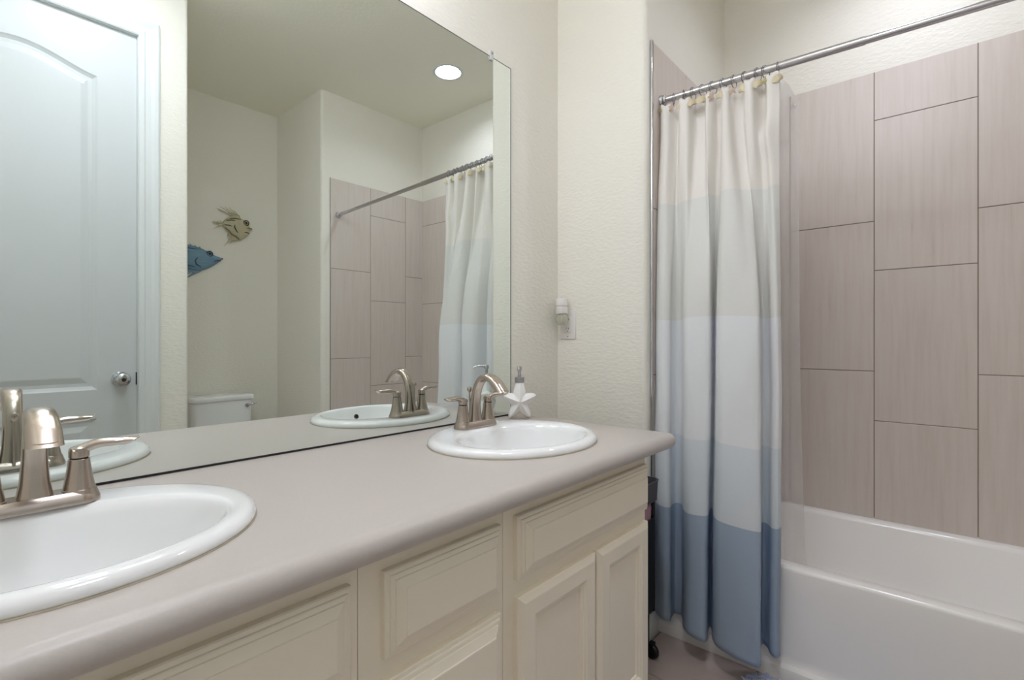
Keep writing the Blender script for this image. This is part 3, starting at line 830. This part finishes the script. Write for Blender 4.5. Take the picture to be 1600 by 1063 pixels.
for j in range(NZ):
    for i in range(NS - 1):
        q = (grid[j][i], grid[j][i + 1], grid[j + 1][i + 1], grid[j + 1][i])
        f = bm.faces.new([a[0] for a in q]); f.smooth = True
        for lp, a in zip(f.loops, q): lp[uv].uv = (i / NS, a[1] / 2.0)
cu = obj('shower_curtain', bm, M['curtain'])
tag(cu, 'fabric shower curtain banded ivory to slate blue, gathered at the wing wall end', 'shower curtain')
sd = cu.modifiers.new('thick', 'SOLIDIFY'); sd.thickness = 0.0012; sd.offset = 0

# hooks: ring + resin sea ornament
def hook(i, y, orn, label):
    p = rod_at(y)
    t = thing('curtain_hook', label, 'curtain hook', p, 0, 'curtain hooks along the rod')
    bm = bmesh.new(); torus(bm, (0, 0, -0.0070), 0.0215, 0.0014, 'Y', 28, 8)
    bmesh.ops.transform(bm, matrix=Matrix.Rotation(random.uniform(-0.35, 0.35), 4, 'Z'), verts=bm.verts)
    obj('ring', bm, M['ring'], t, smooth=60)
    bm = bmesh.new()
    if orn == 'starfish':
        pts = []
        for k in range(10):
            a = PI / 2 + 2 * PI * k / 10; r = 0.019 if k % 2 == 0 else 0.0075
            pts.append((r * math.cos(a), r * math.sin(a)))
        outer = [bm.verts.new((0, q[0], q[1])) for q in pts]; f0 = bm.verts.new((-0.006, 0, 0)); b0 = bm.verts.new((0.003, 0, 0))
        for k in range(10):
            bm.faces.new((outer[k], outer[(k + 1) % 10], f0)); bm.faces.new((outer[(k + 1) % 10], outer[k], b0))
        mt = M['shell_pink'] if i % 2 else M['shell_green']; nm = 'starfish_ornament'
    else:
        n = 28; rim = []; 
        for k in range(n + 1):
            a = PI * (1.10 - 1.20 * k / n); r = 0.0185 * (1.0 + 0.05 * math.cos(k * PI))
            rim.append((r * math.cos(a), r * math.sin(a) - 0.006, 0.0008 * math.cos(k * PI)))
        hinge = (0, -0.018)
        rows = []
        for u in (0.04, 0.3, 0.6, 0.85, 1.0):
            rows.append([(-0.0015 - 0.0085 * math.sin(PI * min(1, 0.15 + u * 0.85)) - q[2] * u, hinge[0] + (q[0] - hinge[0]) * u, hinge[1] + (q[1] - hinge[1]) * u) for q in rim])
        loft(bm, rows, False, False, False)
        bk = [bm.verts.new((0.002, q[0], q[1])) for q in rim]; bm.faces.new(bk)
        mt = M['shell']; nm = 'shell_ornament'
    bmesh.ops.transform(bm, matrix=Matrix.Translation((-0.020, 0, -0.045)) @ Matrix.Rotation(random.uniform(-0.3, 0.3), 4, 'X'), verts=bm.verts)
    obj(nm, bm, mt, t, smooth=50)
ORD = ['first', 'second', 'third', 'fourth', 'fifth', 'sixth', 'seventh', 'eighth', 'ninth', 'tenth', 'eleventh', 'last']
ORN = ['starfish', 'starfish', 'shell', 'shell', 'shell', 'starfish', 'shell', 'starfish', 'shell', 'shell', 'starfish', 'shell']
for i, y in enumerate(HOOKS):
    nm = 'a starfish' if ORN[i] == 'starfish' else 'a scallop shell'
    tail = 'from the wing wall' if i < 11 else 'from the wing wall'
    hook(i, y, ORN[i], '%s steel curtain hook with %s ornament, %s' % (ORD[i], nm, tail))

# ------------------------------------------------------------------ liner (hangs inside the tub)
bm = bmesh.new(); NZL, NYL = 60, 60; g = []
for j in range(NZL + 1):
    v = j / NZL; row = []
    for i in range(NYL + 1):
        s = i / NYL
        y = -0.415 - s * (0.418 - 0.012 * math.sin(v * 4) + 0.020 * (1 - v))
        zt = rod_at(y).z - 0.030
        zt -= 0.010 * (1 - abs(math.cos(s * PI * 6)))
        if s > 0.90: zt -= 0.075 * sm((s - 0.90) / 0.10)
        zb = 0.20
        z = zb + (zt - zb) * v
        x = 1.814 + 0.065 * sm((1.9 - z) / 1.2) + (0.010 + 0.006 * (1 - v)) * math.sin(s * 26 + 0.6 * v)
        if z < 0.42: x = max(x, XF + 0.078)
        row.append(bm.verts.new((x, y, z)))
    g.append(row)
for j in range(NZL):
    for i in range(NYL):
        f = bm.faces.new((g[j][i], g[j][i + 1], g[j + 1][i + 1], g[j + 1][i])); f.smooth = True
ln = thing('shower_liner', 'translucent white vinyl liner hanging inside the tub behind the banded curtain', 'shower liner', (1.85, -0.62, 0.2))
o = obj('liner_sheet', bm, M['liner'], ln); o.location = (-1.85, 0.62, -0.2)
bm = bmesh.new(); torus(bm, (1.822, -0.824, 1.838), 0.0065, 0.0022, 'X', 20, 8)
o = obj('grommet', bm, M['steel'], ln, smooth=60); o.location = (-1.85, 0.62, -0.2)

# ------------------------------------------------------------------ slim cart in the gap beside the vanity
ca = thing('storage_cart', 'slim dark grey rolling cart in the gap between vanity and wing wall', 'cart', (1.545, -0.26, 0))
def tray(z0, z1, m, nm):
    bm = bmesh.new()
    def rr(x, y, r, z): return rrect(-x, x, -y, y, r, z, 5)
    loft(bm, [rr(0.070, 0.196, 0.028, z0), rr(0.075, 0.201, 0.03, z0 + 0.004), rr(0.078, 0.204, 0.032, z1 - 0.004), rr(0.080, 0.206, 0.032, z1), rr(0.075, 0.201, 0.029, z1), rr(0.073, 0.199, 0.028, z0 + 0.006), rr(0.06, 0.19, 0.02, z0 + 0.005)])
    return obj(nm, bm, m, ca, smooth=40)
tray(0.535, 0.606, M['plastic_dark'], 'tray')
bm = bmesh.new()
loft(bm, [rrect(-0.062, 0.062, -0.184, 0.184, 0.024, 0.156, 5), rrect(-0.068, 0.068, -0.190, 0.190, 0.026, 0.162, 5), rrect(-0.070, 0.070, -0.193, 0.193, 0.026, 0.478, 5), rrect(-0.066, 0.066, -0.189, 0.189, 0.024, 0.478, 5), rrect(-0.064, 0.064, -0.187, 0.187, 0.024, 0.170, 5)])
obj('basket', bm, M['black'], ca, smooth=40)
for sx in (-1, 1):
    for sy in (-1, 1):
        bm = bmesh.new(); tube(bm, [(sx * 0.060, sy * 0.182, 0.157), (sx * 0.060, sy * 0.182, 0.545)], 0.007, 12)
        obj('upright', bm, M['black'], ca, smooth=40)
        bm = bmesh.new(); torus(bm, (sx * 0.045, sy * 0.185, 0.0255), 0.0150, 0.0105, 'X', 24, 10)
        box(bm, sx * 0.045 - 0.012, sx * 0.045 + 0.012, sy * 0.185 - 0.008, sy * 0.185 + 0.008, 0.022, 0.054)
        tube(bm, [(sx * 0.036, sy * 0.175, 0.040), (sx * 0.036, sy * 0.175, 0.158)], 0.0055, 10)
        obj('caster', bm, M['black'], ca, smooth=40)
bm = bmesh.new()
loft(bm, [rrect(-0.050, 0.052, -0.150, 0.06, 0.02, 0.171), rrect(-0.058, 0.060, -0.176, 0.07, 0.02, 0.30), rrect(-0.060, 0.062, -0.183, 0.07, 0.02, 0.515), rrect(-0.05, 0.05, -0.172, 0.06, 0.02, 0.527)])
bmesh.ops.transform(bm, matrix=Matrix.Translation((1.545, -0.26, 0)), verts=bm.verts)
tag(obj('folded_towel', bm, M['pink'], smooth=40), 'pink folded towel in the black basket of the slim rolling cart', 'towel')

# ------------------------------------------------------------------ bath mat (only its fuzzy corner shows)
bmth = thing('bath_mat', 'fuzzy blue bath mat on the floor below the curtain hem', 'bath mat', (1.40, -0.99, 0))
bm = bmesh.new(); loft(bm, [rrect(-0.32, 0.32, -0.27, 0.27, 0.05, z) for z in (0.0005, 0.006)]); obj('backing', bm, M['mat_blue'], bmth)
bm = bmesh.new()
for k in range(2600):
    x, y = random.uniform(-0.315, 0.315), random.uniform(-0.265, 0.265)
    if k < 1000: x, y = random.uniform(0.10, 0.315), random.uniform(0.05, 0.265)
    if x > 0.27 and y > 0.22 and (x - 0.27) ** 2 + (y - 0.22) ** 2 > 0.045 ** 2: continue
    a = random.uniform(0, 2 * PI); l = random.uniform(0.010, 0.022)
    tube(bm, [(x, y, 0.004), (x + l * 0.4 * math.cos(a), y + l * 0.4 * math.sin(a), 0.014 + l * 0.3), (x + l * math.cos(a), y + l * math.sin(a), 0.016 + l * 0.4)], [0.0045, 0.005, 0.0022], 5)
o = obj('pile', bm, M['mat_blue'], bmth, smooth=60); o['kind'] = 'stuff'

# ------------------------------------------------------------------ toilet in the nook (seen in the mirror)
tl = thing('toilet', 'white toilet in the nook, seen in the mirror', 'toilet', (1.229, YN + 0.004, 0))
bm = bmesh.new()
loft(bm, [rrect(-0.172, 0.172, 0.015, 0.185, 0.03, 0.375), rrect(-0.178, 0.178, 0.012, 0.192, 0.032, 0.40), rrect(-0.186, 0.186, 0.010, 0.200, 0.034, 0.676)])
obj('tank', bm, M['porcelain'], tl, smooth=50)
bm = bmesh.new()
loft(bm, [rrect(-0.188, 0.188, 0.008, 0.203, 0.034, 0.6765), rrect(-0.196, 0.196, 0.004, 0.210, 0.036, 0.682), rrect(-0.197, 0.197, 0.003, 0.212, 0.036, 0.702), rrect(-0.190, 0.190, 0.008, 0.205, 0.034, 0.712), rrect(-0.16, 0.16, 0.03, 0.18, 0.03, 0.714)])
obj('tank_lid', bm, M['porcelain'], tl, smooth=50)
bm = bmesh.new()
tube(bm, [(0.142, 0.196, 0.640), (0.142, 0.212, 0.640)], 0.012, 16)
tube(bm, [(0.142, 0.212, 0.640), (0.160, 0.214, 0.643), (0.178, 0.220, 0.650), (0.196, 0.226, 0.655)], [0.006, 0.005, 0.005, 0.006], 10)
obj('flush_lever', bm, M['chrome'], tl, smooth=40)
bm = bmesh.new()
def egg(a, b0, b1, cy, z, n=40):
    return [(a * math.cos(2 * PI * i / n), cy + (b1 if math.sin(2 * PI * i / n) > 0 else b0) * math.sin(2 * PI * i / n), z) for i in range(n)]
loft(bm, [egg(0.115, 0.22, 0.20, 0.33, 0.0), egg(0.112, 0.215, 0.195, 0.33, 0.03), egg(0.098, 0.20, 0.17, 0.33, 0.10), egg(0.105, 0.20, 0.19, 0.34, 0.18), egg(0.150, 0.22, 0.26, 0.38, 0.28), egg(0.180, 0.25, 0.28, 0.41, 0.35), egg(0.184, 0.255, 0.285, 0.41, 0.376)])
box(bm, -0.10, 0.10, 0.02, 0.22, 0.20, 0.375, 0, 0.02)
obj('bowl', bm, M['porcelain'], tl, smooth=50)
bm = bmesh.new(); loft(bm, [egg(0.183, 0.20, 0.285, 0.41, 0.377), egg(0.188, 0.205, 0.29, 0.41, 0.384), egg(0.186, 0.203, 0.288, 0.41, 0.394)]); obj('seat', bm, M['porcelain'], tl, smooth=50)
bm = bmesh.new(); loft(bm, [egg(0.184, 0.20, 0.286, 0.41, 0.395), egg(0.187, 0.204, 0.289, 0.41, 0.402), egg(0.17, 0.19, 0.27, 0.41, 0.414), egg(0.10, 0.11, 0.16, 0.41, 0.419)]); obj('seat_lid', bm, M['porcelain'], tl, smooth=50)

# ------------------------------------------------------------------ metal fish on the nook wall
def fish(cx, cz, outline, fins, eye, fin_mark, col, dark, label, stripes=(), lip=None, dome=0.020, web=0.5):
    t = thing('wall_fish', label, 'wall art', (cx, YN, cz))
    o2 = [Vector((p[0], p[1], 0)) for p in outline]
    n = 72
    P = catmull([(p[0], p[1], 0) for p in outline] + [(outline[0][0], outline[0][1], 0)], n + 1)[:-1]
    c = sum(P, Vector()) / n
    bm = bmesh.new(); rows = []
    for f in (1.0, 1.0, 0.93, 0.8, 0.6, 0.35, 0.12):
        d = 0.006 if len(rows) == 0 else 0.012 + dome * math.sqrt(max(0, 1 - f * f))
        rows.append([((c + (p - c) * f).x, d, (c + (p - c) * f).y) for p in P])
    loft(bm, rows, True, True, True)
    # embossed stripe ribs
    for a, b in stripes:
        tube(bm, [(a[0], 0.026, a[1]), ((a[0] + b[0]) / 2, 0.0335, (a[1] + b[1]) / 2 + 0.003), (b[0], 0.027, b[1])], 0.0030, 6, 1)
    obj('body', bm, [col, dark], t, smooth=50)
    for fn in fins:
        root0, root1, tips = fn
        bm = bmesh.new(); k = len(tips)
        for q, tp in enumerate(tips):
            u = q / max(1, k - 1); rt = Vector(root0).lerp(Vector(root1), u)
            tube(bm, [(rt.x, 0.014, rt.y), ((rt.x + tp[0]) / 2, 0.016, (rt.y + tp[1]) / 2 + 0.004), (tp[0], 0.012, tp[1])], [0.0034, 0.0026, 0.0010], 6)
        # web between the rays
        for q in range(k - 1):
            r0 = Vector(root0).lerp(Vector(root1), q / (k - 1)); r1 = Vector(root0).lerp(Vector(root1), (q + 1) / (k - 1))
            t0, t1 = Vector(tips[q]), Vector(tips[q + 1])
            m0 = r0.lerp(t0, web); m1 = r1.lerp(t1, web)
            vs = [bm.verts.new((v.x, d, v.y)) for d in (0.0128, 0.0145) for v in (r0, m0, m1, r1)]
            for qd in ((0, 1, 2, 3), (4, 5, 6, 7), (0, 1, 5, 4), (1, 2, 6, 5), (2, 3, 7, 6), (3, 0, 4, 7)): bm.faces.new([vs[z] for z in qd])
        obj('fin', bm, col, t, smooth=50)
    bm = bmesh.new(); torus(bm, (eye[0], 0.029, eye[1]), eye[2], eye[2] * 0.28, 'Y', 22, 8)
    e = obj('eye', bm, dark, t, smooth=60)
    bm = bmesh.new(); lathe(bm, [(eye[2] * 0.5, 0), (eye[2] * 0.45, 0.003), (eye[2] * 0.2, 0.0045)], seg=16)
    bmesh.ops.transform(bm, matrix=Matrix.Translation((eye[0], 0.0285, eye[1])) @ Matrix.Rotation(-PI / 2, 4, 'X'), verts=bm.verts)
    obj('pupil', bm, M['dark'], e, smooth=60)
    bm = bmesh.new(); tube(bm, [(p[0], 0.012 + dome * 0.92, p[1]) for p in fin_mark], [0.003] + [0.0042] * (len(fin_mark) - 2) + [0.002], 8)
    obj('side_fin', bm, dark, t, smooth=60)
    if lip:
        bm = bmesh.new(); tube(bm, [(lip[0] - 0.012, 0.013, lip[1] + 0.001), (lip[0] + 0.001, 0.013, lip[1])], [0.006, 0.004], 10)
        obj('lip', bm, M['rust'], t, smooth=60)
    return t
def fz(x, y, cx, cz): return (1.225 + (x / 7.593 + 280 - 329) * 0.00415 - cx, 1.995 - (y / 7.593 + 310 - 325) * 0.00447 - cz)
def FZ(l, cx, cz): return [fz(x, y, cx, cz) for x, y in l]
cx, cz = 1.375, 1.880
e_ = fz(757, 257, cx, cz)
fish(cx, cz, FZ([(470, 310), (520, 245), (590, 195), (650, 182), (700, 205), (745, 224), (790, 250), (806, 295), (840, 318), (808, 348), (796, 385), (740, 440), (680, 470), (620, 450), (560, 400), (510, 350)], cx, cz),
     [(fz(590, 200, cx, cz), fz(690, 205, cx, cz), FZ([(412, 132), (430, 150), (455, 108), (510, 104), (560, 98), (620, 122), (665, 160)], cx, cz)),
      (fz(480, 300, cx, cz), fz(480, 325, cx, cz), FZ([(440, 272), (368, 290), (372, 318), (366, 300), (400, 362), (376, 384)], cx, cz)),
      (fz(555, 400, cx, cz), fz(672, 468, cx, cz), FZ([(535, 455), (548, 492), (530, 530), (500, 562), (560, 534), (610, 505)], cx, cz))],
     (e_[0], e_[1], 0.0165), FZ([(615, 305), (612, 330), (628, 362), (650, 392)], cx, cz), M['fish_tan'], M['fish_tan_dark'],
     'tan metal fish on the nook wall, higher of the two',
     stripes=[tuple(FZ(l, cx, cz)) for l in (((520, 262), (640, 250)), ((560, 232), (690, 226)), ((500, 318), (600, 326)), ((745, 322), (828, 318)), ((720, 378), (795, 376)), ((505, 352), (580, 415)), ((580, 415), (670, 466)))], dome=0.024, web=0.45)
cx, cz = 1.150, 1.620
e_ = fz(330, 680, cx, cz)
fish(cx, cz, FZ([(-120, 730), (-60, 655), (20, 610), (95, 600), (160, 608), (230, 620), (290, 643), (340, 652), (395, 688), (484, 715), (440, 762), (390, 800), (330, 840), (250, 876), (180, 888), (95, 872), (10, 835), (-70, 780)], cx, cz),
     [(fz(0, 620, cx, cz), fz(230, 622, cx, cz), FZ([(-110, 560), (-40, 556), (40, 572), (120, 588), (170, 598), (225, 606)], cx, cz)),
      (fz(-105, 715, cx, cz), fz(-105, 745, cx, cz), FZ([(-260, 620), (-235, 680), (-225, 740), (-240, 800), (-265, 850)], cx, cz)),
      (fz(100, 875, cx, cz), fz(245, 878, cx, cz), FZ([(-60, 930), (-20, 985), (10, 1000), (60, 1000), (92, 975)], cx, cz))],
     (e_[0], e_[1], 0.0165), FZ([(192, 738), (166, 775), (180, 815), (232, 842)], cx, cz), M['fish_blue'], M['fish_blue_dark'],
     'blue metal fish on the nook wall, lower of the two',
     stripes=[tuple(FZ(l, cx, cz)) for l in (((-60, 690), (210, 680)), ((-20, 650), (200, 645)), ((-80, 730), (140, 735)), ((-40, 790), (150, 800)), ((0, 830), (170, 845)), ((380, 760), (455, 745)))], lip=fz(486, 718, cx, cz), dome=0.026, web=0.25)

# ------------------------------------------------------------------ lamps
# recessed downlight over the tub: open baffle with the lens set up inside it
dl = thing('recessed_light', 'round recessed ceiling light above the bathtub', 'ceiling light', (LX, LY, ZC))
def ring_(r, z, n=48): return [(r * math.cos(2 * PI * k / n), r * math.sin(2 * PI * k / n), z) for k in range(n)]
bm = bmesh.new()
loft(bm, [ring_(0.094, -0.0003), ring_(0.094, -0.003), ring_(0.086, -0.0055), ring_(0.078, -0.004), ring_(0.0765, 0.002), ring_(0.0745, 0.046)], True, False, False)
obj('baffle', bm, M['white_trim'], dl, smooth=40)
bm = bmesh.new(); lathe(bm, [(0.0750, 0.047), (0.0745, 0.043), (0.060, 0.0415)], seg=48); obj('lens', bm, M['tub_led'], dl, smooth=40)
# flush dome lamp over the middle of the room (out of frame)
cl = thing('ceiling_lamp', 'round white dome ceiling lamp above the floor before the vanity', 'ceiling light', (0.42, -0.93, ZC))
bm = bmesh.new()
loft(bm, [ring_(0.185, -0.0003), ring_(0.185, -0.014), ring_(0.178, -0.018), ring_(0.165, -0.018)], True, False, True)
obj('base_ring', bm, M['white_trim'], cl, smooth=40)
bm = bmesh.new(); lathe(bm, [(0.166, -0.0185), (0.166, -0.030), (0.155, -0.050), (0.130, -0.068), (0.090, -0.080), (0.045, -0.086), (0.010, -0.0875)], seg=48); obj('glass_dome', bm, M['room_led'], cl, smooth=60)
# vanity bar above the mirror (out of frame)
vl = thing('vanity_light', 'nickel vanity light bar with four globes above the mirror', 'wall light', (0.50, WY, 2.30))
bm = bmesh.new(); box(bm, -0.34, 0.34, -0.028, 0, -0.055, 0.055, 0, 0.006); obj('back_bar', bm, M['nickel'], vl, smooth=40)
for k in range(4):
    x = -0.27 + 0.18 * k
    bm = bmesh.new(); lathe(bm, [(0.022, 0), (0.022, 0.03), (0.016, 0.04)], seg=20)
    bmesh.ops.transform(bm, matrix=Matrix.Translation((x, -0.026, 0)) @ Matrix.Rotation(PI / 2, 4, 'X'), verts=bm.verts)
    obj('socket', bm, M['nickel'], vl, smooth=40)
    bm = bmesh.new(); bmesh.ops.create_uvsphere(bm, u_segments=24, v_segments=14, radius=0.055, matrix=Matrix.Translation((x, -0.112, 0)))
    obj('globe_bulb', bm, M['bulb'], vl, smooth=80)
